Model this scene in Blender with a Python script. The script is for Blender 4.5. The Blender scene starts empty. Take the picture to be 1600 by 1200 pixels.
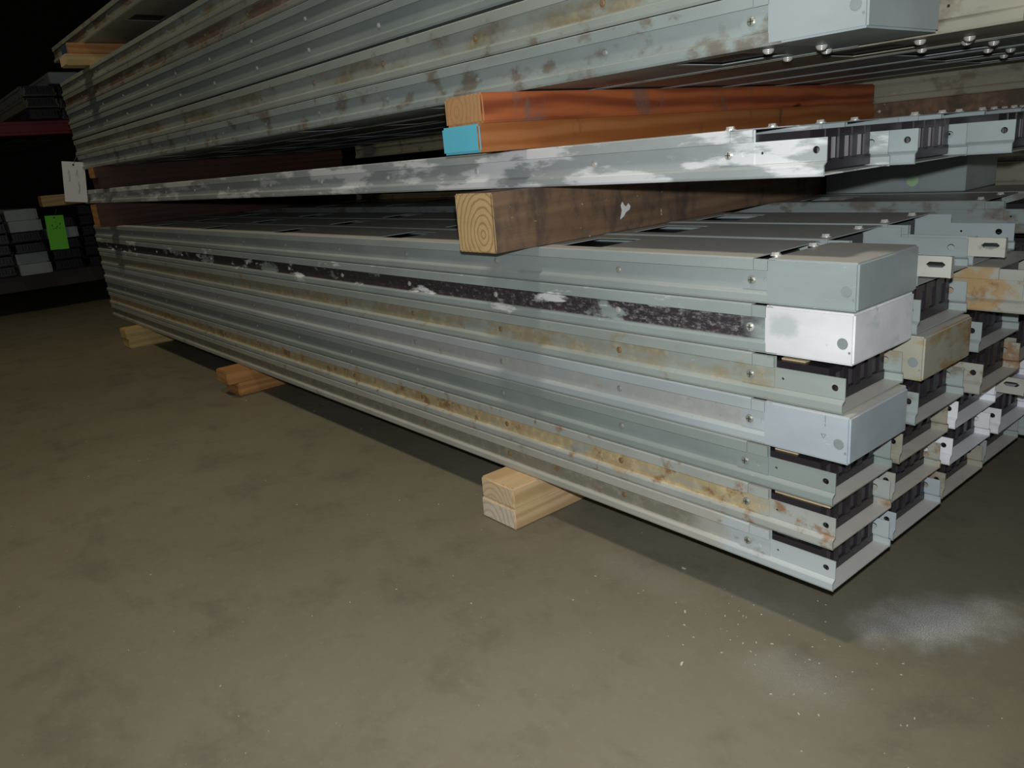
import bpy, bmesh, math, random
from mathutils import Vector, Matrix
random.seed(7)
S = bpy.context.scene
COL = S.collection
# ------------------------------------------------------------------ camera
yaw, pit, rol = [math.radians(a) for a in (51.2005, -16.4147, -4.9417)]
CAM = Vector((0.43149, -0.78465, 0.60627))
F = Vector((-math.sin(yaw)*math.cos(pit), math.cos(yaw)*math.cos(pit), math.sin(pit)))
R0 = F.cross(Vector((0, 0, 1))).normalized(); U0 = R0.cross(F)
RT = math.cos(rol)*R0 + math.sin(rol)*U0; UP = -math.sin(rol)*R0 + math.cos(rol)*U0
cd = bpy.data.cameras.new('camera'); cam = bpy.data.objects.new('camera', cd); COL.objects.link(cam)
cd.sensor_width = 36; cd.lens = 1209.85*36/1600; cd.clip_start = .02; cd.clip_end = 60
cam.matrix_world = Matrix(((RT.x, UP.x, -F.x, CAM.x), (RT.y, UP.y, -F.y, CAM.y), (RT.z, UP.z, -F.z, CAM.z), (0, 0, 0, 1)))
S.camera = cam
# ------------------------------------------------------------------ world, lights, exposure
w = bpy.data.worlds.new('dim_hall'); S.world = w; w.use_nodes = True
w.node_tree.nodes['Background'].inputs[0].default_value = (1, .92, .76, 1)
w.node_tree.nodes['Background'].inputs[1].default_value = .055
S.view_settings.view_transform = 'Standard'; S.view_settings.look = 'None'
S.view_settings.exposure = 0; S.view_settings.gamma = 1; S.view_settings.use_curve_mapping = False

def spot(name, loc, target, power, color, size, blend, radius):
    l = bpy.data.lights.new(name, 'SPOT'); l.energy = power; l.color = color
    l.spot_size = math.radians(size); l.spot_blend = blend; l.shadow_soft_size = radius
    o = bpy.data.objects.new(name, l); COL.objects.link(o); o.location = loc
    o.rotation_euler = (Vector(target)-Vector(loc)).to_track_quat('-Z', 'Y').to_euler()
    return o
FL = CAM + UP*.043 + RT*.003
spot('camera_flash', FL, FL+F*2+UP*.15, 34, (.97, 1, 1), 120, .8, .008)
spot('aisle_lamp', (-.28, -.66, 2.55), (-.15, -.55, 0), 62, (1, .94, .78), 95, 1, .11)
spot('aisle_lamp_far', (-2.6, -.86, 3.1), (-2.2, -.7, 0), 58, (1, .86, .58), 110, 1, .16)

# ------------------------------------------------------------------ node helpers
class N:
    def __init__(s, name):
        s.m = bpy.data.materials.new(name); s.m.use_nodes = True; s.t = s.m.node_tree
        s.b = s.t.nodes['Principled BSDF']
    def nd(s, k, **kw):
        n = s.t.nodes.new(k)
        for a, v in kw.items(): setattr(n, a, v)
        return n
    def lk(s, a, b): s.t.links.new(a, b)
    def put(s, sock, v):
        if isinstance(v, (int, float)): sock.default_value = v
        elif isinstance(v, (tuple, list)): sock.default_value = tuple(v)+((1,) if len(v) == 3 and sock.type == 'RGBA' else ())
        else: s.lk(v, sock)
    def math(s, op, a, b=0, clamp=False):
        n = s.nd('ShaderNodeMath', operation=op, use_clamp=clamp); s.put(n.inputs[0], a); s.put(n.inputs[1], b); return n.outputs[0]
    def vm(s, op, a, b):
        n = s.nd('ShaderNodeVectorMath', operation=op); s.put(n.inputs[0], a); s.put(n.inputs[1], b); return n.outputs[0]
    def noise(s, v, scale, detail=4, rough=.55):
        n = s.nd('ShaderNodeTexNoise'); s.put(n.inputs['Vector'], v); n.inputs['Scale'].default_value = scale
        n.inputs['Detail'].default_value = detail; n.inputs['Roughness'].default_value = rough; return n.outputs['Fac']
    def ramp(s, f, a, b):
        n = s.nd('ShaderNodeMapRange', interpolation_type='SMOOTHSTEP'); s.put(n.inputs[0], f)
        n.inputs[1].default_value = a; n.inputs[2].default_value = b; return n.outputs[0]
    def mix(s, f, a, b):
        n = s.nd('ShaderNodeMix', data_type='RGBA'); s.put(n.inputs[0], f); s.put(n.inputs[6], a); s.put(n.inputs[7], b); return n.outputs[2]
    def obj(s, off=7.3):
        c = s.nd('ShaderNodeTexCoord').outputs['Object']
        i = s.nd('ShaderNodeObjectInfo').outputs['Location']
        return c, s.vm('ADD', c, s.vm('MULTIPLY', i, (off*.13, off, off)))
    def xyz(s, v):
        n = s.nd('ShaderNodeSeparateXYZ'); s.put(n.inputs[0], v); return n.outputs
    def bump(s, h, st, dist=.001):
        n = s.nd('ShaderNodeBump'); n.inputs['Strength'].default_value = st; n.inputs['Distance'].default_value = dist
        s.put(n.inputs['Height'], h); s.lk(n.outputs[0], s.b.inputs['Normal'])
    def done(s, c, rough=.5, metal=0, spec=.5):
        s.put(s.b.inputs['Base Color'], c); s.put(s.b.inputs['Roughness'], rough); s.put(s.b.inputs['Metallic'], metal)
        s.b.inputs['Specular IOR Level'].default_value = spec
        return s.m

G1 = (.345, .395, .395); WHITE = (.80, .82, .84); RUST = (.26, .13, .05); LIT_DUST = (.62, .585, .535); BROWN = (.19, .155, .115)
def paint(name, base=G1, web=None, webx=(-9, 9), webamt=(.35, .5), dirt=0, dirtcol=BROWN, rust=0, smear=0, smearcol=WHITE, top=.8, rough=.42, webvar=1.4,
          nearcol=None, nearx=-.1, webedge=None, blob=None):
    n = N(name); c, v = n.obj(); X = n.xyz(c)
    st = n.vm('MULTIPLY', v, (1, 2.2, 2.6))
    broad = n.noise(st, 5, 5)
    dk = tuple(k*.86 for k in base)
    col = n.mix(n.ramp(broad, .35, .65), dk, base)
    if web:
        m = n.math('MULTIPLY', n.ramp(X[2], .0135, .0155), n.math('SUBTRACT', 1, n.ramp(X[2], .0405, .0415)))
        m = n.math('MULTIPLY', m, n.ramp(n.math('ADD', X[0], n.math('MULTIPLY', n.noise(st, 14, 4), .12)), webx[0]+.03, webx[0]+.09))
        m = n.math('MULTIPLY', m, n.math('SUBTRACT', 1, n.ramp(n.math('ADD', X[0], n.math('MULTIPLY', n.noise(st, 17, 4), .12)), webx[1]+.03, webx[1]+.09)))
        w1 = n.ramp(n.noise(n.vm('MULTIPLY', v, (1, 2, 2.4)), 7, 6, .62), webamt[0], webamt[1])
        m = n.math('MULTIPLY', m, w1)
        wc = n.mix(n.ramp(n.noise(v, 60, 6, .7), .45, .7), web, tuple(min(1, k*webvar) for k in web))
        col = n.mix(m, col, wc)
        if webedge:
            sp = n.math('MULTIPLY', m, n.ramp(n.math('ADD', n.noise(n.vm('MULTIPLY', v, (.45, 1, 1)), 170, 7, .8), n.math('MULTIPLY', n.ramp(X[0], -1.2, -.1), .09)), .56, .76))
            col = n.mix(sp, col, webedge)
    if nearcol:
        col = n.mix(n.ramp(n.math('ADD', X[0], n.math('MULTIPLY', n.noise(st, 30, 4), .06)), nearx+.02, nearx+.05), col, nearcol)
    if dirt:
        d = n.math('MULTIPLY', n.ramp(n.noise(n.vm('MULTIPLY', v, (1.3, 1, 1.8)), 11, 7, .62), .60-.12*dirt, .70-.1*dirt), .75)
        col = n.mix(d, col, dirtcol)
    if smear:
        d = n.ramp(n.noise(n.vm('MULTIPLY', v, (.8, 2, 3.2)), 8, 6, .6), .62-.14*smear, .68-.12*smear)
        col = n.mix(d, col, smearcol)
    sp = n.math('MULTIPLY', n.ramp(n.noise(v, 95, 7, .82), .655, .70), .55)
    col = n.mix(sp, col, (.17, .13, .10))
    sc = n.math('MULTIPLY', n.ramp(n.noise(n.vm('MULTIPLY', v, (.25, 1.4, 1.4)), 130, 5, .75), .67, .71), .5)
    col = n.mix(sc, col, tuple(min(.8, k*1.7) for k in base))
    if blob:   # a smudge of its own shape: centre x, centre z, radius, colour
        dx = n.math('DIVIDE', n.math('SUBTRACT', X[0], blob[0]), blob[2]); dz = n.math('DIVIDE', n.math('SUBTRACT', X[2], blob[1]), blob[2]*.8)
        rr_ = n.math('ADD', n.math('SQRT', n.math('ADD', n.math('MULTIPLY', dx, dx), n.math('MULTIPLY', dz, dz))), n.math('MULTIPLY', n.math('SUBTRACT', n.noise(v, 45, 5), .5), 1.6))
        col = n.mix(n.math('MULTIPLY', n.math('SUBTRACT', 1, n.ramp(rr_, .5, 1.15)), .85), col, blob[3])
    if rust:
        d = n.math('MULTIPLY', n.ramp(n.noise(v, 26, 8, .68), .64-.1*rust, .76-.1*rust), .85)
        col = n.mix(d, col, RUST)
    if top:
        nz = n.xyz(n.nd('ShaderNodeNewGeometry').outputs['Normal'])[2]
        t = n.math('MULTIPLY', n.ramp(nz, .85, .97), n.math('ADD', n.math('MULTIPLY', n.noise(st, 12, 6), .6), top-.3))
        col = n.mix(t, col, LIT_DUST)  # dust on upward faces, brightened to stand in for missing light
    r = n.math('ADD', n.math('MULTIPLY', n.noise(v, 20, 4), .2), rough-.1)
    n.bump(n.noise(v, 260, 3), .12, .0006)
    return n.done(col, r)

def flat(name, c, rough=.5, metal=0, var=.15, sc=40):
    n = N(name); _, v = n.obj()
    return n.done(n.mix(n.noise(v, sc, 4), tuple(k*(1-var) for k in c), tuple(min(1, k*(1+var)) for k in c)), rough, metal)

def wood(name, a, b, dirt=0, ww=.4, dirtcol=(.09, .06, .045), splash=0, scale=1, knots=0):
    n = N(name); c, v = n.obj()
    g = n.noise(n.vm('MULTIPLY', v, (14*scale, .8*scale, 14*scale)), 4, 7, .62)
    wv = n.nd('ShaderNodeTexWave', wave_type='BANDS', bands_direction='Z')
    n.lk(n.vm('MULTIPLY', v, (1, .12, 1)), wv.inputs['Vector']); wv.inputs['Scale'].default_value = 14*scale
    wv.inputs['Distortion'].default_value = 7; wv.inputs['Detail'].default_value = 3; wv.inputs['Detail Scale'].default_value = 1.2
    f = n.math('ADD', n.math('MULTIPLY', g, 1-ww), n.math('MULTIPLY', wv.outputs['Fac'], ww))
    col = n.mix(n.ramp(f, .25, .75), a, b)
    if dirt:
        d = n.ramp(n.noise(n.vm('MULTIPLY', v, (2, 2.6, 1.1)), 7, 8, .68), .58-.2*dirt, .72-.12*dirt)
        col = n.mix(n.math('MULTIPLY', d, .8), col, dirtcol)
    if splash:
        d = n.ramp(n.noise(n.vm('MULTIPLY', v, (1, 2.2, 1)), 28, 3, .5), .73, .75)
        col = n.mix(d, col, (.6, .6, .56))
        d = n.ramp(n.noise(v, 130, 3, .5), .72, .75)
        col = n.mix(n.math('MULTIPLY', d, .7), col, (.6, .58, .52))
    if knots:
        k = n.nd('ShaderNodeTexVoronoi'); k.inputs['Scale'].default_value = 5; n.lk(n.vm('MULTIPLY', v, (1, 1.1, 2)), k.inputs['Vector'])
        col = n.mix(n.math('SUBTRACT', 1, n.ramp(k.outputs['Distance'], .05, .12)), col, tuple(x*.35 for x in a))
    n.bump(g, .25, .001)
    return n.done(col, .62)

def endgrain(name, a, b, cx=.03, cz=-.02, sc=260):
    n = N(name); c, v = n.obj()
    p = n.vm('SUBTRACT', c, (cx, 0, cz)); p = n.vm('MULTIPLY', p, (1, .02, .8))
    d = n.vm('ADD', p, n.vm('MULTIPLY', n.nd('ShaderNodeTexNoise').outputs['Color'], (.0, 0, .0)))
    ln = n.nd('ShaderNodeVectorMath', operation='LENGTH'); n.lk(d, ln.inputs[0])
    q = n.math('ADD', ln.outputs['Value'], n.math('MULTIPLY', n.noise(c, 22, 3), .012))
    s = n.math('SINE', n.math('MULTIPLY', q, sc*2.6))
    col = n.mix(n.ramp(s, .25, 1), b, a)
    col = n.mix(n.math('MULTIPLY', n.ramp(n.noise(c, 60, 6, .7), .45, .75), .35), col, tuple(x*.7 for x in a))
    return n.done(col, .75)

M = {}
M['gray'] = paint('gray_paint')
M['gray_cool'] = paint('cool_gray_paint', (.37, .425, .44))
M['gray_pale'] = paint('pale_gray_paint', (.43, .49, .52), web=(.40, .41, .40), webx=(-4, -.1), dirt=0, rust=.2, webvar=1.12)
M['gray_green'] = paint('green_gray_paint', (.285, .335, .325), dirt=0)
M['gray_dirt'] = paint('dirt_spotted_gray_paint', (.33, .385, .38), dirt=.75, dirtcol=(.17, .13, .09))
M['gray_yellow'] = paint('yellow_stained_gray_paint', (.35, .39, .36), web=(.25, .22, .15), webx=(-4, .0), webamt=(.42, .62), dirt=.3)
M['gray_red'] = paint('reddish_stained_gray_paint', (.30, .31, .27), web=(.17, .12, .09), webx=(-4, .0), webamt=(.4, .55), dirt=.4, dirtcol=(.16, .09, .06))
M['row1'] = paint('dusty_brown_gray_paint', (.44, .44, .40), web=(.24, .225, .18), webx=(-4, -.16), webamt=(.1, .3), rust=.35, dirt=.25, nearcol=(.45, .50, .52), nearx=-.13)
M['row2'] = paint('tan_web_gray_paint', (.40, .43, .41), web=(.47, .38, .22), webx=(-4, -.07), webamt=(.26, .44), rust=1.05, dirt=.15, dirtcol=(.40, .28, .14))
M['row5'] = paint('stained_gray_paint', (.36, .41, .39), web=(.33, .29, .20), webx=(-4, -.06), webamt=(.33, .55), rust=.25, dirt=.2, dirtcol=(.30, .25, .14))
M['row6'] = paint('black_web_gray_paint', (.35, .41, .41), web=(.045, .038, .045), webx=(-3.3, -.08), webamt=(.38, .44), webedge=(.34, .33, .34), smear=.3)
M['mid'] = paint('white_smeared_gray_paint', (.38, .42, .43), smear=.95, smearcol=(.72, .74, .77), dirt=0, top=.4)
M['box_white'] = paint('white_primer', (.80, .80, .84), smear=.55, smearcol=(.62, .68, .72), rust=.05, top=.35, blob=(-.040, .036, .020, (.50, .55, .58)))
M['box_pale'] = paint('pale_blue_gray_box_paint', (.43, .49, .54), rust=0, top=.9)
M['box_gray'] = paint('gray_box_paint', (.33, .385, .39), top=.9)
M['box_rust'] = paint('rust_streaked_box_paint', (.42, .41, .33), dirt=.9, dirtcol=(.33, .21, .06), rust=.9)
M['inner_white'] = paint('white_end_wall', (.85, .87, .92), top=0)  # near-white end walls
M['tray_rusty'] = paint('rusty_end_paint', (.42, .43, .38), rust=1.25, dirt=.6, dirtcol=(.42, .25, .08))
M['dust_tan'] = paint('dusty_tan_paint', (.36, .34, .27), dirt=.5, rust=.2)
M['black'] = flat('black_insulation_and_shade', (.022, .019, .024), .35)  # real insulator blocks; also stands for shade in hollows
M['bar'] = flat('plated_bar_metal', (.42, .40, .44), .35, .35)
M['bar_dim'] = flat('dull_bar_metal', (.10, .09, .10), .4, .2)
M['tan'] = flat('tan_insulating_board', (.55, .42, .26), .7)
M['screw'] = flat('zinc_glint_screw_metal', (.72, .71, .68), .25, .45)  # screws and bolts, with their glint put into a paler base
M['screw_paint'] = flat('dull_screw_metal', (.34, .35, .32), .4, .3)
M['screw_rust'] = flat('rusty_screw_metal', (.26, .17, .09), .6, .2)
M['dimple'] = flat('dark_gray_knockout', (.24, .28, .285), .5)
M['bracket'] = paint('cream_gray_bracket_paint', (.50, .50, .45), dirt=.15, rust=.15, top=.2)
M['pine'] = wood('pale_pine', (.55, .37, .19), (.72, .53, .31))
M['pine_end'] = endgrain('pale_pine_end_grain', (.62, .44, .27), (.74, .58, .38))
M['pine_end_pale'] = endgrain('pinkish_end_grain', (.60, .50, .40), (.76, .66, .54), .02, -.01, 200)
M['pine_orange'] = wood('orange_pine', (.42, .20, .07), (.58, .30, .11))
M['pine_far'] = wood('yellow_pine', (.55, .40, .16), (.70, .52, .24))
M['dark_timber'] = wood('dirty_brown_timber', (.15, .095, .06), (.26, .16, .095), dirt=.7, ww=.12, dirtcol=(.07, .055, .045), splash=1)
M['timber_end'] = endgrain('yellow_end_grain', (.40, .25, .11), (.60, .42, .21), .064, .026, 280)
M['red_board'] = wood('red_brown_board', (.25, .055, .018), (.50, .14, .045), dirt=.35, dirtcol=(.20, .13, .11), knots=1)
M['orange_board'] = wood('orange_brown_board', (.36, .115, .03), (.46, .18, .06), dirt=.1)
M['board_end'] = endgrain('tan_end_grain', (.44, .24, .10), (.52, .30, .14), .03, .02, 260)
M['cyan'] = flat('turquoise_end_paint', (.13, .56, .74), .55, 0, .05)
M['blue_end'] = flat('dark_blue_end_paint', (.03, .06, .13), .6)
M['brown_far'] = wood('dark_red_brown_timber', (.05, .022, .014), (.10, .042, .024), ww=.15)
M['tag'] = flat('white_card', (.80, .82, .82), .6, 0, .04)
M['ink'] = flat('faded_ink', (.22, .24, .27), .7)
M['green'] = flat('bright_green_card', (.20, .85, .05), .6, 0, .05)
M['ink_dark'] = flat('dark_ink', (.02, .04, .02), .7)
M['red_beam'] = flat('dark_red_rack_paint', (.22, .015, .03), .5)
M['rack'] = flat('dark_rack_steel', (.05, .03, .03), .6)
M['sticker'] = flat('pale_green_sticker', (.40, .62, .36), .6, 0, .05)
M['unlit_metal'] = flat('unlit_rack_busway_metal', (.035, .035, .038), .4, .4)  # busway metal darkened to stand for the shade inside the rack
M['wire'] = flat('thin_steel_wire', (.35, .35, .33), .4, .5)

# floor
def floor_mat():
    n = N('stained_concrete'); c = n.nd('ShaderNodeTexCoord').outputs['Object']; X = n.xyz(c)
    a = n.noise(c, 1.6, 8, .6); b = n.noise(c, 9, 8, .65); d = n.noise(n.vm('MULTIPLY', c, (1, 2.2, 1)), 5, 6, .6)
    col = n.mix(n.ramp(a, .3, .7), (.178, .158, .112), (.218, .196, .145))
    col = n.mix(n.math('MULTIPLY', n.ramp(b, .48, .72), .55), col, (.125, .112, .09))
    col = n.mix(n.math('MULTIPLY', n.ramp(d, .55, .72), .38), col, (.10, .092, .08))
    col = n.mix(n.math('MULTIPLY', n.ramp(n.noise(c, 70, 5, .7), .5, .75), .3), col, (.27, .25, .20))
    def dust(cx, cy, rx, ry, amt, col, k, colr=(.62, .64, .66), rot=0):
        ca, sa = math.cos(rot), math.sin(rot)
        dx = n.math('SUBTRACT', X[0], cx); dy = n.math('SUBTRACT', X[1], cy)
        u = n.math('DIVIDE', n.math('ADD', n.math('MULTIPLY', dx, ca), n.math('MULTIPLY', dy, sa)), rx)
        v = n.math('DIVIDE', n.math('SUBTRACT', n.math('MULTIPLY', dy, ca), n.math('MULTIPLY', dx, sa)), ry)
        r = n.math('SQRT', n.math('ADD', n.math('MULTIPLY', u, u), n.math('MULTIPLY', v, v)))
        r = n.math('ADD', r, n.math('MULTIPLY', n.math('SUBTRACT', n.noise(c, 25, 6), .5), 1.1))
        m = n.math('SUBTRACT', 1, n.ramp(r, .1, 1.15))
        g = n.math('ADD', n.math('MULTIPLY', n.ramp(n.noise(c, 650, 4, .8), .5-k, .62), .75), .25)
        return n.mix(n.math('MULTIPLY', n.math('MULTIPLY', m, g), amt), col, colr)
    col = dust(.095, .138, .125, .062, 1.0, col, .06, rot=.95)
    col = dust(.03, -.075, .085, .06, .35, col, -.04)
    col = dust(-.25, -.02, .16, .05, .22, col, -.04)
    col = dust(-.08, .03, .12, .03, .2, col, -.04)
    sp = n.ramp(n.noise(c, 240, 2, .5), .765, .785)
    col = n.mix(n.math('MULTIPLY', sp, .7), col, (.6, .6, .56))
    n.bump(n.noise(c, 160, 5, .7), .15, .001)
    return n.done(col, n.math('ADD', n.math('MULTIPLY', b, .3), .5), 0, .35)
M['floor'] = floor_mat()
M['wall'] = flat('dark_hall_wall', (.05, .04, .035), .9)

# ------------------------------------------------------------------ mesh helpers
class MB:
    def __init__(s): s.v = []; s.f = []; s.mi = []
    def add(s, vs, fs, mi=0):
        o = len(s.v); s.v += vs; s.f += [tuple(o+i for i in f) for f in fs]; s.mi += [mi]*len(fs)
    def box(s, x0, x1, y0, y1, z0, z1, mi=0):
        s.add([(x0, y0, z0), (x1, y0, z0), (x1, y1, z0), (x0, y1, z0), (x0, y0, z1), (x1, y0, z1), (x1, y1, z1), (x0, y1, z1)],
              [(0, 3, 2, 1), (4, 5, 6, 7), (0, 1, 5, 4), (1, 2, 6, 5), (2, 3, 7, 6), (3, 0, 4, 7)], mi)
    def prism(s, poly, x0, x1, mir=None, mi=0):   # poly in (y,z), counter-clockwise seen from +x
        p = [(mir-y, z) for y, z in poly][::-1] if mir is not None else list(poly)
        k = len(p)
        s.add([(x0, y, z) for y, z in p]+[(x1, y, z) for y, z in p],
              [tuple(range(k))[::-1], tuple(range(k, 2*k))]+[(i, (i+1) % k, k+(i+1) % k, k+i) for i in range(k)], mi)
    def cyl(s, c, r, h, ax, seg=14, r2=None, mi=0):   # from c along unit axis ax
        ax = Vector(ax); a = ax.orthogonal().normalized(); b = ax.cross(a); c = Vector(c); r2 = r if r2 is None else r2
        vs = []
        for k, rr in ((0, r), (h, r2)):
            for i in range(seg):
                t = 2*math.pi*i/seg; vs.append(tuple(c+ax*k+(a*math.cos(t)+b*math.sin(t))*rr))
        s.add(vs, [tuple(range(seg))[::-1], tuple(range(seg, 2*seg))]+[(i, (i+1) % seg, seg+(i+1) % seg, seg+i) for i in range(seg)], mi)
    def plate(s, x0, x1, z0, z1, y0, y1, holes):   # plate in the XZ plane with star-shaped holes (cx, cz, fn or r)
        holes = sorted(holes); xs = [x0]+[(holes[i][0]+holes[i+1][0])/2 for i in range(len(holes)-1)]+[x1]
        for i, (cx, cz, r) in enumerate(holes):
            a0, a1 = xs[i], xs[i+1]
            ang = [2*math.pi*k/14 for k in range(14)]+[math.atan2(zz-cz, xx-cx) % (2*math.pi) for xx in (a0, a1) for zz in (z0, z1)]
            ang = sorted(set(round(t, 5) for t in ang)); n = len(ang); vs = []
            for y in (y0, y1):
                for t in ang:
                    c_, s_ = math.cos(t), math.sin(t); rr = r(t) if callable(r) else r
                    d = min([(a1-cx)/c_ if c_ > 1e-6 else 9, (a0-cx)/c_ if c_ < -1e-6 else 9, (z1-cz)/s_ if s_ > 1e-6 else 9, (z0-cz)/s_ if s_ < -1e-6 else 9])
                    vs += [(cx+rr*c_, y, cz+rr*s_), (cx+d*c_, y, cz+d*s_)]
            fs = []
            for k in range(n):
                j = (k+1) % n; a, b, c, d = 2*k, 2*k+1, 2*j+1, 2*j; o = 2*n
                fs += [(a, b, c, d), (o+d, o+c, o+b, o+a), (a, d, o+d, o+a), (b, o+b, o+c, c)]
            s.add(vs, fs)
    def mesh(s, name, mats, smooth=False):
        me = bpy.data.meshes.new(name); me.from_pydata(s.v, [], s.f)
        for m in mats: me.materials.append(m)
        for p, i in zip(me.polygons, s.mi): p.material_index = i; p.use_smooth = smooth
        me.update(); return me

def link(name, me, parent=None, loc=None):
    o = bpy.data.objects.new(name, me); COL.objects.link(o)
    if parent: o.parent = parent
    if loc is not None: o.location = loc
    return o
def tag(o, label, cat, group=None):
    o['label'] = label; o['category'] = cat
    if group: o['group'] = group
    return o
def empty(name, loc, rz=0):
    o = bpy.data.objects.new(name, None); COL.objects.link(o); o.location = loc; o.rotation_euler = (0, 0, rz); o.empty_display_size = .05; return o
def bevelled(mb, name, mats, w=.003, seg=2):
    me = mb.mesh(name, mats); bm = bmesh.new(); bm.from_mesh(me)
    bmesh.ops.bevel(bm, geom=list(bm.edges), offset=w, segments=seg, affect='EDGES', clamp_overlap=True)
    bm.to_mesh(me); bm.free(); return me

# ------------------------------------------------------------------ busway sections (length along -X, width along +Y)
P = .0562
L = 3.29
cache = {}
SIDE = [(.0008, .0008), (.0016, 0), (.0026, 0), (.0032, .0004), (.0032, .0010), (.022, .0010), (.022, .0024), (.0026, .0024), (.0022, .011), (.0074, .0147), (.0074, None), (.0060, None), (.0060, .0155), (.0012, .0128), (0, .0112), (0, .003)]
def side(h): return [(y, h if z is None else z) for y, z in SIDE][::-1]
LIDP = [(0, .0412), (0, .0543), (.0009, .0556), (.0022, .0562), (.022, .0562), (.022, .0548), (.003, .0548), (.0016, .0535), (.0016, .0412)]
OPN_T = [(-.432-.5345*k, -.347-.5345*k) for k in range(6)]
OPN_B = [(-.215-.5345*k, -.120-.5345*k) for k in range(6)]
def panel(mb, x0, x1, y0, y1, z0, z1, ops, oy0, oy1):
    xs = x0
    for a, b in sorted(ops):
        if a < x0 or b > x1: continue
        mb.box(xs, a, y0, y1, z0, z1)
        mb.box(a, b, y0, oy0, z0, z1); mb.box(a, b, oy1, y1, z0, z1); xs = b
    mb.box(xs, x1, y0, y1, z0, z1)
def geo(kind, W, mat):
    key = (kind, round(W, 3), mat)
    if key in cache: return cache[key]
    m = MB()
    if kind == 'housing':
        m.prism(side(.0540), -L, -.055); m.prism(side(.0540), -L, -.055, W)
        m.prism(side(.0158), -.055, .030); m.prism(side(.0158), -.055, .030, W)
        hs = [(-.046, .028, .0017), (.018, .028, .0040)]
        m.plate(-.055, .030, .0156, .0405, .0060, .0074, hs)
        m.plate(-.055, .030, .0156, .0405, W-.0074, W-.0060, [(-.040, .028, .0017), (.010, .028, .0045)])
        panel(m, -L, .030, .022, W-.022, .0010, .0024, OPN_B, .035, W-.035)
    elif kind == 'housing_box':
        m.prism(side(.0540), -L, -.050); m.prism(side(.0540), -L, -.050, W)
        panel(m, -L, .030, .022, W-.022, .0010, .0024, OPN_B, .035, W-.035)
    elif kind == 'lid':
        LP = LIDP[::-1]
        m.prism(LP, -L+.01, -.084); m.prism(LP, -L+.01, -.084, W)
        panel(m, -L+.01, -.084, .022, W-.022, .0548, .0562, OPN_T, .024, W-.038)
    elif kind == 'void_fill':
        m.box(-L+.05, -.105, .012, W-.012, .004, .046)  # solid black box standing for the dark hollow behind the openings
    elif kind == 'block':
        m.box(-.060, .010, .0076, W-.0076, .0042, .016); m.box(-.060, -.040, .0076, W-.0076, .014, .0490)
        pitch = (W-.021)/4.4
        for k in range(5): m.box(-.052, .010, .0105+k*pitch-.0030*(k == 0), .0105+k*pitch+.4*pitch, .014, .0490)
        m.box(-.052, .009, .0105, W-.0105, .0400, .0485)
    elif kind == 'bar':
        m.box(-.038, .0065, 0, (W-.021)/4.4*.48, .0165, .0395)
    elif kind == 'strip':
        m.box(-.052, -.022, .013, W-.03, .0492, .0512)
    elif kind == 'strip_long':
        m.box(-.052, .020, .011, W-.02, .0491, .0548)
    elif kind == 'splice':
        m.plate(-.101, -.056, .0165, .0405, .0044, .0060, [(-.069, .0285, .0036)]); m.box(-.0835, -.0555, .0010, .0048, .0412, .0545)
    elif kind == 'screw':
        m.cyl((0, 0, 0), .0046, .0011, (0, -1, 0), 14); m.cyl((0, -.0011, 0), .0046, .0012, (0, -1, 0), 14, .0028)
        pass
    elif kind == 'slot':
        m.box(-.0005, .0005, -.0027, -.0021, -.0030, .0030); m.box(-.0030, .0030, -.0027, -.0021, -.0004, .0004)
    elif kind == 'bolt':
        m.cyl((0, 0, 0), .0065, .0012, (0, 0, 1), 16); m.cyl((0, 0, .0012), .0052, .0032, (0, 0, 1), 6, .0048)
    elif kind == 'round_bolt':
        for a, b, ra, rb in ((0, .0025, .0065, .0062), (.0025, .0045, .0062, .0046), (.0045, .0055, .0046, .002)): m.cyl((0, 0, -a), ra, b-a, (0, 0, -1), 16, rb)
    elif kind == 'end_box':
        m.box(-.066, .0420, -.0012, W-.010, .0004, .0560)
        cache[key] = bevelled(m, 'end_box', [M[mat]], .0022, 2); return cache[key]
    elif kind == 'end_flange':
        m.box(-.060, .0350, W-.0094, W+.0008, .0014, .0546)
        cache[key] = bevelled(m, 'end_flange', [M[mat]], .0012, 1); return cache[key]
    elif kind == 'knockout':
        m.cyl((.0295, -.0012, .0235), .0062, .0006, (0, -1, 0), 20, .0058)
    elif kind == 'hole_disc':
        m.cyl((.0375, -.0012, .0145), .0014, .0005, (0, -1, 0), 10)  # dark disc standing for a small hole
    elif kind == 'bracket':
        def slot(t):
            c_, s_ = abs(math.cos(t)), abs(math.sin(t)); r = .0035; h = .0075
            d = r/max(s_, 1e-6)
            if d*c_ > h: d = h*c_+math.sqrt(max(0, r*r-h*h*s_*s_))
            return d
        m.plate(.030, .068, .0135, .0395, -.002, .0, [(.050, .029, slot)])
        m.box(.0655, .068, -.004, .003, .0135, .0395)
        m.box(.020, .0305, .0, .0082, .0135, .0395)
    me = m.mesh(kind, [M[mat]], kind == 'round_bolt'); cache[key] = me; return me

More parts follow.
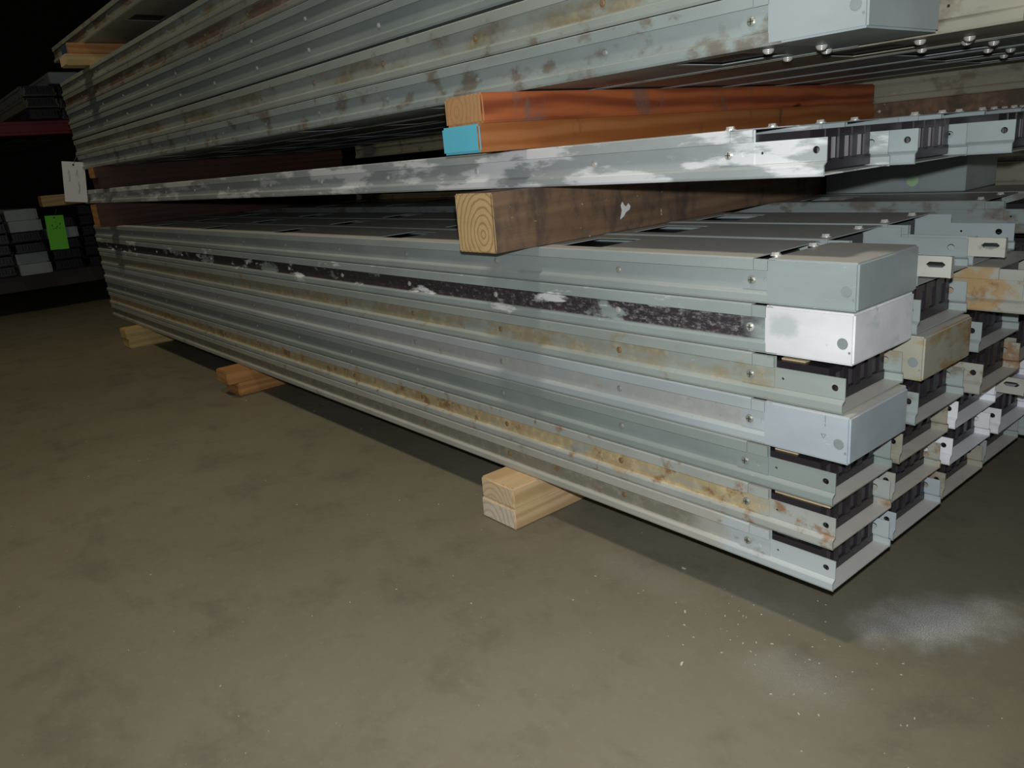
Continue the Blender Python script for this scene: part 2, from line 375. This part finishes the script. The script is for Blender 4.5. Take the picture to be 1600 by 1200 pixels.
def busway(name_loc, kind='tray', mat='gray', W=.149, dz=1, label='', group=None, boxmat=None, screws='none', bar='bar_dim', strip=None, wallmat=None, void_fill=True, topb=False, underb=False, tilt=0, splice=True):
    r = empty('busway_section', name_loc); r.scale = (1, 1, dz); tag(r, label, 'busway', group)
    if tilt: r.rotation_euler = (0, tilt, 0)
    link('housing' if True else '', geo('housing_box' if kind == 'box' else 'housing', W, wallmat or mat), r)
    link('lid', geo('lid', W, mat), r)
    if void_fill: link('inner_void_fill', geo('void_fill', W, 'black'), r)
    if kind == 'box':
        b = boxmat or mat
        link('end_box', geo('end_box', W, b), r); link('end_flange', geo('end_flange', W, b), r)
        link('knockout', geo('knockout', W, 'dimple'), r); link('hole_disc', geo('hole_disc', W, 'dimple'), r)
    elif not (kind == 'bracket' and topb):
        link('insulator_block', geo('block', W, 'black'), r)
        pitch = (W-.021)/4.4
        for k in range(4): link('conductor_bar', geo('bar', W, bar), r, (0, .0105+k*pitch+.46*pitch, 0))
        if strip: link('insulating_strip', geo(strip, W, 'tan'), r)
    if kind == 'bracket': link('slotted_bracket', geo('bracket', W, 'bracket'), r)
    if splice: link('splice_plate', geo('splice', W, wallmat or mat), r)
    if screws != 'none':
        sm = {'dull': 'screw_paint', 'bright': 'screw', 'rust': 'screw_rust'}[screws]
        s = link('screw', geo('screw', W, 'screw_paint' if sm != 'screw' else sm), r, (-.088, .0044, .028)); s.scale = (1.15, 1, 1.15); link('slot', geo('slot', W, 'ink_dark'), s)
        for k in range(11): link('screw', geo('screw', W, sm), r, (-.301-.2692*k+random.uniform(-.004, .004), .0060, .028))
    if topb:
        for x, y in ((-.068, .022), (-.068, W-.045)) if kind == 'box' else ((-.098, .022), (-.098, W-.04)):
            link('lid_bolt', geo('bolt', W, 'screw'), r, (x, y, .0561))
    if underb:
        for x, y in ((-.085, .032), (-.052, .085), (-.075, .138), (-.135, .17)): link('under_bolt', geo('round_bolt', W, 'screw'), r, (x, min(y, W-.012), 0))
    return r

# ------------------------------------------------------------------ setting
def struct(name, mb, mat):
    o = link(name, mb.mesh(name, [M[mat]])); o['kind'] = 'structure'; return o
f = MB(); f.box(-12, 4, -5, 6, -.2, 0); struct('floor', f, 'floor')
f = MB(); f.box(-12.2, -12, -5, 6, 0, 5); struct('wall_left', f, 'wall')
f = MB(); f.box(-12, 4, 6, 6.2, 0, 5); struct('wall_back', f, 'wall')
f = MB(); f.box(-12, 4, -5, 6.2, 5, 5.2); struct('ceiling', f, 'wall')

# ------------------------------------------------------------------ timbers
def timber(x0, y0, y1, z0, wdt, hgt, mat, endmat, label, group=None, name='timber', rz=0, bev=.003):
    m = MB(); m.box(0, wdt, 0, y1-y0, 0, hgt, 0)
    me = m.mesh(name, [M[mat], M[endmat]]); bm = bmesh.new(); bm.from_mesh(me)
    bmesh.ops.bevel(bm, geom=list(bm.edges), offset=bev, segments=2, affect='EDGES')
    for fc in bm.faces:
        if abs(fc.normal.y) > .9: fc.material_index = 1
    bm.to_mesh(me); bm.free()
    o = link(name, me, None, (x0, y0, z0)); o.rotation_euler = (0, 0, rz)
    return tag(o, label, 'timber', group)
Z0 = .076
LV = [.0765, .1305, .1863, .2424, .3007, .3579, .4172, .4712]
timber(-.5885, -.0555, 1.02, .0, .089, .038, 'pine', 'pine_end_pale', 'pale pine board flat on the floor, lower of the nearest pair', name='pine_board')
timber(-.5870, -.0540, 1.02, .0382, .087, .0378, 'pine', 'pine_end', 'pale pine board with dark end grain, upper of the nearest pair', name='pine_board')
timber(-1.846, -.045, 1.02, .0, .089, .038, 'pine_orange', 'pine_orange', 'orange pine board on floor, lower of the middle pair', name='pine_board', rz=.05)
timber(-1.850, -.066, 1.02, .0382, .087, .0378, 'pine_orange', 'pine_orange', 'orange pine board, upper of the middle pair under the stack', name='pine_board')
timber(-2.925, -.062, 1.02, .0, .089, .038, 'pine_far', 'pine_far', 'yellowish pine board on floor, lower of the farthest pair', name='pine_board')
timber(-2.925, -.066, 1.02, .0382, .087, .0378, 'pine_far', 'pine_far', 'yellowish pine board with a knot, upper of the farthest pair', name='pine_board')
timber(-.5405, -.0832, 1.03, .4716, .089, .0858, 'dark_timber', 'timber_end', 'thick dirty square timber with ringed end, above the lower stack', name='square_timber', bev=.002)
timber(-2.985, -.055, 1.03, .4716, .089, .0858, 'brown_far', 'pine_orange', 'thick square timber at the far end above the lower stack', name='square_timber', bev=.002)
timber(-.5514, -.0870, 1.063, .6135, .089, .0385, 'orange_board', 'cyan', 'orange brown board with turquoise painted end', name='board')
timber(-.5480, -.0800, 1.063, .6522, .089, .0405, 'red_board', 'board_end', 'red brown knotty board lying on the turquoise-ended board', name='board', rz=.004)
timber(-2.97, -.030, 1.0, .6135, .089, .0385, 'brown_far', 'brown_far', 'dark brown board, lower of the far pair behind the white tag', name='board')
timber(-2.96, -.040, 1.0, .6522, .089, .0405, 'brown_far', 'pine_orange', 'brown board, upper of the far pair behind the white tag', name='board')

# ------------------------------------------------------------------ lower stack
ordn = ['bottom', 'second', 'third', 'fourth', 'fifth', 'sixth', 'top']
PITCH = .163
def dzof(i): return (LV[i+1]-LV[i]-.0011)/P
front = [
 dict(kind='tray', mat='row1', dx=-.002, screws='rust', label='bottom busway of the lower front column, brown dusty side and open end', strip='strip'),
 dict(kind='tray', mat='row2', dx=-.004, screws='rust', label='busway with tan stained side and rust on its open end, second up at the front', strip='strip_long', wallmat='row2'),
 dict(kind='tray', mat='gray_green', dx=-.006, screws='dull', label='plain dark gray green busway with open end, third up at the front', strip='strip'),
 dict(kind='box', mat='gray_pale', dx=.0, screws='dull', label='pale gray busway with pale blue gray closed box end, fourth up at front', boxmat='box_pale'),
 dict(kind='tray', mat='row5', dx=.001, screws='rust', label='yellow brown stained busway with open end, directly under the white box end', strip='strip'),
 dict(kind='box', mat='row6', dx=.0, screws='bright', label='busway with white painted box end and scratched black side', boxmat='box_white'),
 dict(kind='box', mat='gray', dx=.002, screws='dull', label='top busway of the lower front column with gray box end', boxmat='box_gray', topb=True),
]
for i, d in enumerate(front):
    d = dict(d); dx = d.pop('dx')
    busway((dx, 0, LV[i]), dz=dzof(i), group='busways of the lower front column', **d)
# columns behind: (column, row) -> settings
special = {
 (1, 0): dict(kind='tray', dx=-.006, mat='gray_pale', look='pale gray open end'),
 (1, 1): dict(kind='tray', dx=-.010, mat='gray_cool', wallmat='tray_rusty', look='rust spotted open end'),
 (1, 2): dict(kind='tray', dx=-.004, mat='dust_tan', look='brownish dusty open end'),
 (1, 3): dict(kind='tray', dx=.012, mat='gray', wallmat='gray_dirt', look='gray open end'),
 (1, 4): dict(kind='box', dx=.006, mat='dust_tan', boxmat='box_rust', look='yellow rust streaked box end'),
 (1, 5): dict(kind='tray', dx=.007, mat='gray', look='gray open end with dark slots'),
 (1, 6): dict(kind='bracket', dx=.004, mat='gray', look='cream slotted bracket at its end', topb=True),
 (2, 0): dict(kind='tray', dx=-.010, mat='dust_tan', look='dusty brown open end'),
 (2, 1): dict(kind='tray', dx=-.004, mat='gray_cool', wallmat='inner_white', look='bright white wall at its end'),
 (2, 2): dict(kind='tray', dx=-.001, mat='gray_cool', wallmat='inner_white', look='white side wall and gray tray end'),
 (2, 3): dict(kind='tray', dx=.026, mat='tray_rusty', look='rust edged open end'),
 (2, 4): dict(kind='tray', dx=.020, mat='gray', look='dull gray open end'),
 (2, 5): dict(kind='tray', dx=.150, mat='tray_rusty', look='rust stained side sticking far out'),
 (2, 6): dict(kind='bracket', dx=.004, mat='gray_cool', look='cream slotted bracket, gray web behind', topb=True),
 (3, 0): dict(kind='tray', dx=-.014, mat='gray', look='dim gray open end'),
 (3, 1): dict(kind='tray', dx=.002, mat='gray_cool', wallmat='inner_white', look='white side wall with a dark hole'),
 (3, 2): dict(kind='bracket', dx=-.006, mat='gray_cool', wallmat='inner_white', look='white wall beside a gray slotted bracket'),
 (3, 3): dict(kind='tray', dx=.012, mat='dust_tan', look='dusty tan open end'),
}
cn = ['front', 'second', 'third', 'fourth', 'fifth']
mats = ['gray', 'gray_cool', 'dust_tan', 'gray_dirt', 'gray_pale']
for c in range(1, 5):
    for i in range(7):
        if c == 3 and i == 6: continue
        s = dict(special.get((c, i), dict(kind='tray', dx=random.uniform(-.02, .02), mat=random.choice(mats), look='gray open end')))
        if c == 4 and i == 6: s = dict(kind='tray', dx=.012, mat='gray_dirt', look='rust spotted long side in view', topb=True)
        dx = s.pop('dx'); look = s.pop('look')
        busway((dx, c*PITCH, LV[i]), dz=dzof(i), group='busways of the lower stack behind the front column',
               label='busway with %s, %s row, %s column of lower stack' % (look, ordn[i], cn[c]), **s)
# sixth column, only its upper rows show
for i, (mt, lk) in enumerate((('gray_dirt', 'stained gray side, lower of two'), ('gray', 'gray side, upper of two'))):
    busway((.02, 5*PITCH, LV[5+i]), dz=dzof(5+i), mat=mt, label='busway with %s at the back of the lower stack' % lk, group='busways at the back of the lower stack')
r = empty('junction_box', (-.166, 5*PITCH+.002, .4716)); tag(r, 'plain gray box with a pale green round sticker, on top of the back column', 'box')
b = MB(); b.box(-.275, 0, 0, .15, 0, .075); link('body', bevelled(b, 'body', [M['gray_cool']], .002, 1), r)
b = MB(); b.cyl((-.096, 0, .022), .011, .0006, (0, -1, 0), 20); link('sticker', b.mesh('sticker', [M['sticker']]), r)

# ------------------------------------------------------------------ middle layer
midz = .5580; mdz = (.6128-.5580-.0002)/P
mids = [('mid', -.029, 'white smeared gray side and bright bars'), ('gray_cool', -.008, 'glossy gray wall and bright bars'),
        ('gray_cool', .037, 'gray wall reaching out furthest'), ('gray', .03, 'gray side with bright bars'), ('gray_dirt', .02, 'dusty gray side'), ('gray_dirt', -.02, 'dull gray side')]
for c, (mt, dx, lk) in enumerate(mids):
    busway((dx, c*PITCH, midz), mat=mt, dz=mdz, bar='bar', screws='bright' if c == 0 else 'none', topb=True,
           label='middle layer busway with %s, %s from the front' % (lk, ['first', 'second', 'third', 'fourth', 'fifth', 'sixth'][c]), group='busways of the single middle layer')

# ------------------------------------------------------------------ upper stack
UV = [.6943, .7504, .8107, .8730, .9280, .9830, 1.0345]
UW, UPI = .166, .1775
ups = [('gray_dirt', 'box', 'dull', 'gray side spotted brown around its screws, lowest of the upper stack'), ('gray_yellow', 'tray', 'rust', 'yellow brown stained side, second row of the upper stack'),
       ('gray_green', 'tray', 'bright', 'clean blue gray side, third row of the upper stack'), ('gray_green', 'tray', 'bright', 'clean gray side below the reddish one, fourth row of the upper stack'),
       ('gray_red', 'tray', 'rust', 'reddish stained side, fifth row of the upper stack'), ('gray_yellow', 'tray', 'dull', 'dusty gray side, topmost row under the yellow boards')]
for i, (mt, kd, sc, lk) in enumerate(ups):
    dz = (UV[i+1]-UV[i]-.0010)/P
    busway((.0, 0 if i != 2 else .001, UV[i]+(.0035 if i == 2 else 0)), kd, mt, UW, dz-(.0035/P if i == 2 else 0), 'busway with %s' % lk, 'busways of the upper front column', boxmat='gray_cool' if i == 0 else None, screws=sc, underb=(i == 0))
uc = [('dust_tan', .085, 'a dusty tan wall end'), ('gray_cool', .10, 'a pale blue gray wall end'), ('gray_dirt', .06, 'a dull gray end'), ('gray', .05, 'a dark gray end')]
for c, (mt, dx, lk) in enumerate(uc, 1):
    for i in range(2):
        busway((dx-.03*i, c*UPI, UV[i]), 'tray', mt, UW, (UV[i+1]-UV[i]-.0004)/P,
               'busway with %s, %s row, %s column of upper stack' % (lk, ['lowest', 'second'][i], cn[c]), 'busways of the upper stack behind the front column', underb=(i == 0), bar='bar_dim', splice=(i == 0))
# boards and single busways above the upper stack
timber(-2.86, -.072, 1.0, 1.0352, .089, .037, 'pine_far', 'pine_end', 'pale yellow board, lower of the pair on the upper stack', name='board')
timber(-2.87, -.058, 1.0, 1.0726, .089, .037, 'pine_orange', 'blue_end', 'orange board with dark blue end, on the upper stack', name='board')
timber(-.62, -.06, 1.0, 1.0352, .089, .037, 'pine', 'pine_end', 'pale board, lower of the near pair on the upper stack', name='board')
timber(-.62, -.06, 1.0, 1.0726, .089, .037, 'pine', 'pine_end', 'pale board, upper of the near pair on the upper stack', name='board')
for c in range(3):
    busway((0, c*UPI, 1.1102), 'tray', ['gray_red', 'gray', 'gray_green'][c], UW, 1, 'busway lying on the topmost boards, %s from the front' % ['first', 'second', 'third'][c], 'busways on the topmost boards', screws='dull' if c == 0 else 'none')

# ------------------------------------------------------------------ rear stack seen through the gaps
for i in range(11):
    z = .0760+i*.0545
    if i == 0: continue
    z = .615-.0545*(10-i) if i < 11 else z
    z = .6145-.0545*(11-i)
    if z < .35: continue
    busway((.25, 1.13, z), 'tray', ['dust_tan', 'gray_dirt', 'gray', 'dust_tan', 'gray_dirt'][i % 5], .149, .96, 'dim busway of the rear stack, %s below the long brown plank' % ['', 'just', 'second', 'third', 'fourth', 'fifth'][11-i], 'busways of the rear stack', splice=False)
m = MB(); m.box(-1.9, .5, 0, .12, 0, .036)
tag(link('plank', bevelled(m, 'plank', [M['dark_timber']], .002, 1), None, (0, 1.12, .6148)), 'long brown plank lying between layers of the rear stack', 'timber')
for i in range(3):
    busway((.30, 1.13, .6512+i*.0570), 'tray', ['dust_tan', 'gray_dirt', 'gray'][i], .149, 1, 'busway above the long brown plank at the rear, %s layer' % ['first', 'second', 'third'][i], 'busways above the rear plank', splice=False)
timber(-.5, 1.13, 1.5, .0, .089, .35, 'dark_timber', 'dark_timber', 'dark timber block carrying the rear stack, near end', name='timber_block')
timber(-2.8, 1.13, 1.5, .0, .089, .35, 'dark_timber', 'dark_timber', 'dark timber block carrying the rear stack, far end', name='timber_block')

def stroke_mesh(name, strokes, mat, y):
    m = MB()
    for (x, z, l, a, t) in strokes:
        c_, s_ = math.cos(a), math.sin(a)
        q = [(-l/2, -t/2), (l/2, -t/2), (l/2, t/2), (-l/2, t/2)]
        pts = [(x+u*c_-v*s_, z+u*s_+v*c_) for u, v in q]
        m.add([(px, y-.0003, pz) for px, pz in pts]+[(px, y+.0003, pz) for px, pz in pts], [(0, 1, 2, 3), (7, 6, 5, 4), (0, 4, 5, 1), (1, 5, 6, 2), (2, 6, 7, 3), (3, 7, 4, 0)])
    return m.mesh(name, [M[mat]])
for o in list(bpy.data.objects):
    if o.get('label', '').startswith('pale gray busway with pale blue'):
        link('ink_mark', stroke_mesh('ink_mark', [(.013, .0495, .008, 1.57, .0006), (.013, .0425, .0022, 1.57, .001), (.011, .0315, .0055, .1, .0006), (.013, .0295, .005, 1.0, .0006), (.010, .0290, .005, 2.0, .0006)], 'ink', -.0013), o)
    if o.get('label', '').startswith('thick dirty square'):
        m = MB(); q = [(.455, .020), (.470, .030), (.478, .043), (.492, .050), (.497, .062), (.489, .074), (.480, .063), (.472, .070), (.466, .082), (.459, .070), (.463, .052)]
        q = [(.266+(a-.455)*.62, .0185+(b-.02)*.45) for a, b in q]; k = len(q)
        m.add([(.0886, a, b) for a, b in q]+[(.0896, a, b) for a, b in q], [tuple(range(k))[::-1], tuple(range(k, 2*k))]+[(i, (i+1) % k, k+(i+1) % k, k+i) for i in range(k)])
        link('paint_splash', m.mesh('paint_splash', [M['tag']]), o)
# ------------------------------------------------------------------ tags
def tag_card(name, loc, wd, ht, mat, ink, label, rx, rz, strokes):
    r = empty(name, loc); r.rotation_euler = (rx, rz[0], rz[1]); tag(r, label, 'tag')
    m = MB(); m.box(0, .0006, -wd/2, wd/2, -ht, 0)
    link('card', bevelled(m, 'card', [M[mat]], .0002, 1), r)
    m = MB(); m.cyl((.0006, 0, -.012), .004, .0005, (1, 0, 0), 12); link('eyelet', m.mesh('eyelet', [M['ink_dark']]), r)
    m = MB()
    for (y, z, l, a, t) in strokes:
        c_, s_ = math.cos(a), math.sin(a)
        q = [(-l/2, -t/2), (l/2, -t/2), (l/2, t/2), (-l/2, t/2)]
        m.add([(.0009, y+u*c_-v*s_, z+u*s_+v*c_) for u, v in q]+[(.0011, y+u*c_-v*s_, z+u*s_+v*c_) for u, v in q],
              [(0, 3, 2, 1), (4, 5, 6, 7), (0, 1, 5, 4), (1, 2, 6, 5), (2, 3, 7, 6), (3, 0, 4, 7)])
    link('handwriting', m.mesh('handwriting', [M[ink]]), r)
    m = MB(); m.cyl((.0005, 0, -.010), .0007, .045, Vector((.1, .45, 1)).normalized(), 6); link('wire', m.mesh('wire', [M['wire']]), r)
    return r
rr = random.Random(3); st = []
for k in range(13): st.append((-.018+rr.uniform(-.003, .003), -.035-k*.0035, .006, 1.57+rr.uniform(-.9, .9), .0012))
for k in range(8): st.append((.010+rr.uniform(-.004, .004), -.032-k*.0035, .006, 1.57+rr.uniform(-.9, .9), .0012))
for k in range(16): st.append((.014+rr.uniform(-.003, .003), -.080-k*.003, .006, 1.57+rr.uniform(-.9, .9), .0012))
tag_card('paper_tag', (-3.235, -.028, .728), .082, .160, 'tag', 'ink', 'white paper tag with faint handwriting hanging at the far end of the stack', -.13, (0, -.25), st)
st = [(-.016, -.052, .012, 1.2, .004), (.022, -.045, .012, 1.1, .004), (.004, -.035, .008, .2, .0025), (.006, -.06, .012, .8, .003), (.0, -.068, .01, -.5, .003), (.018, -.066, .008, 1.5, .0025), (-.012, -.07, .008, 1.0, .003)]
tag_card('paper_tag', (-4.40, .060, .500), .088, .180, 'green', 'ink_dark', 'bright green paper tag hanging on the dark rear stack', -.05, (0, -.1), st)

# ------------------------------------------------------------------ dark stacks in the background at left
bgx = -4.45
r = empty('storage_rack', (bgx, 0, 0)); tag(r, 'dark storage rack with a dark red beam behind the stack', 'rack')
m = MB(); m.box(-.09, 0, -1.5, 1.1, .915, .985); m.box(.0, .004, -1.5, 1.1, .93, .97); link('beam', bevelled(m, 'beam', [M['red_beam']], .003, 1), r)
m = MB(); m.box(-.09, -.02, -1.5, 1.1, .12, .205); link('beam', bevelled(m, 'beam', [M['rack']], .003, 1), r)
for y in (-1.56, 1.1):
    m = MB(); m.box(-.09, 0, y, y+.07, 0, 2.2); link('upright', bevelled(m, 'upright', [M['rack']], .003, 1), r)
def bg(y, z, kind, mat, label, x=bgx, bm_=None, W=.149):
    return busway((x, y, z), kind, mat, W, 1, label, 'background busways in the dark rack', boxmat=bm_, splice=False, bar='black')  # bars drawn black here, in place of the rack's shade
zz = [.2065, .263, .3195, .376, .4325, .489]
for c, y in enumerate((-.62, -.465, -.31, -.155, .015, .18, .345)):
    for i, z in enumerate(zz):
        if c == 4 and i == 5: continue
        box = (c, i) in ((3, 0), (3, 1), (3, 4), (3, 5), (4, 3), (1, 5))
        bg(y, z, 'box' if box else 'tray', 'gray_cool' if box else 'unlit_metal', 'dim %s busway, %s row, %s column of the dark rack' % ('gray boxed' if box else 'dark open', ['lowest', 'second', 'third', 'fourth', 'fifth', 'top'][i], ['first', 'second', 'third', 'fourth', 'fifth', 'sixth', 'seventh'][c]), x=bgx+random.uniform(-.04, .02), bm_='gray_cool')
timber(-4.55, .03, 1.0, .5470, .089, .058, 'pine_far', 'pine_orange', 'orange timber lying on the background stack beside the white tag', name='timber')
for c, y in enumerate((.06, .225, .39)):
    for i in range(3):
        bg(y, .9900+i*.0575+.0, 'tray', ['unlit_metal', 'dust_tan', 'gray_dirt'][(c+i) % 3], 'very dark busway above the red beam, %s layer, %s from aisle' % (['lower', 'middle', 'upper'][i], ['first', 'second', 'third'][c]), x=bgx+.02-.05*c)
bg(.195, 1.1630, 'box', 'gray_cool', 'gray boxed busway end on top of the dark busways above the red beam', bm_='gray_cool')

# ------------------------------------------------------------------ debris on the floor
m = MB(); rd = random.Random(11)
for k in range(130):
    if k < 60: x, y = rd.uniform(-1.9, .3), rd.uniform(-.75, .12)
    else: x, y = rd.gauss(-.02, .12), rd.gauss(-.05, .06)
    s = rd.uniform(.0003, .0008)*(2.0 if rd.random() < .06 else 1); a = rd.uniform(0, 3.1)
    c_, s_ = math.cos(a), math.sin(a); l = s*rd.uniform(1, 2.5)
    q = [(-l, -s), (l, -s*.6), (l*.7, s), (-l*.8, s*.7)]
    b_ = [(x+u*c_-v*s_, y+u*s_+v*c_, .0) for u, v in q]; t_ = [(p[0], p[1], s*.8) for p in b_]
    m.add(b_+t_, [(0, 3, 2, 1), (4, 5, 6, 7), (0, 1, 5, 4), (1, 2, 6, 5), (2, 3, 7, 6), (3, 0, 4, 7)])
o = link('floor_debris', m.mesh('floor_debris', [flat('pale_chips', (.55, .54, .48), .8)])); o['kind'] = 'stuff'
tag(o, 'tiny pale chips and grit scattered over the concrete floor', 'debris')
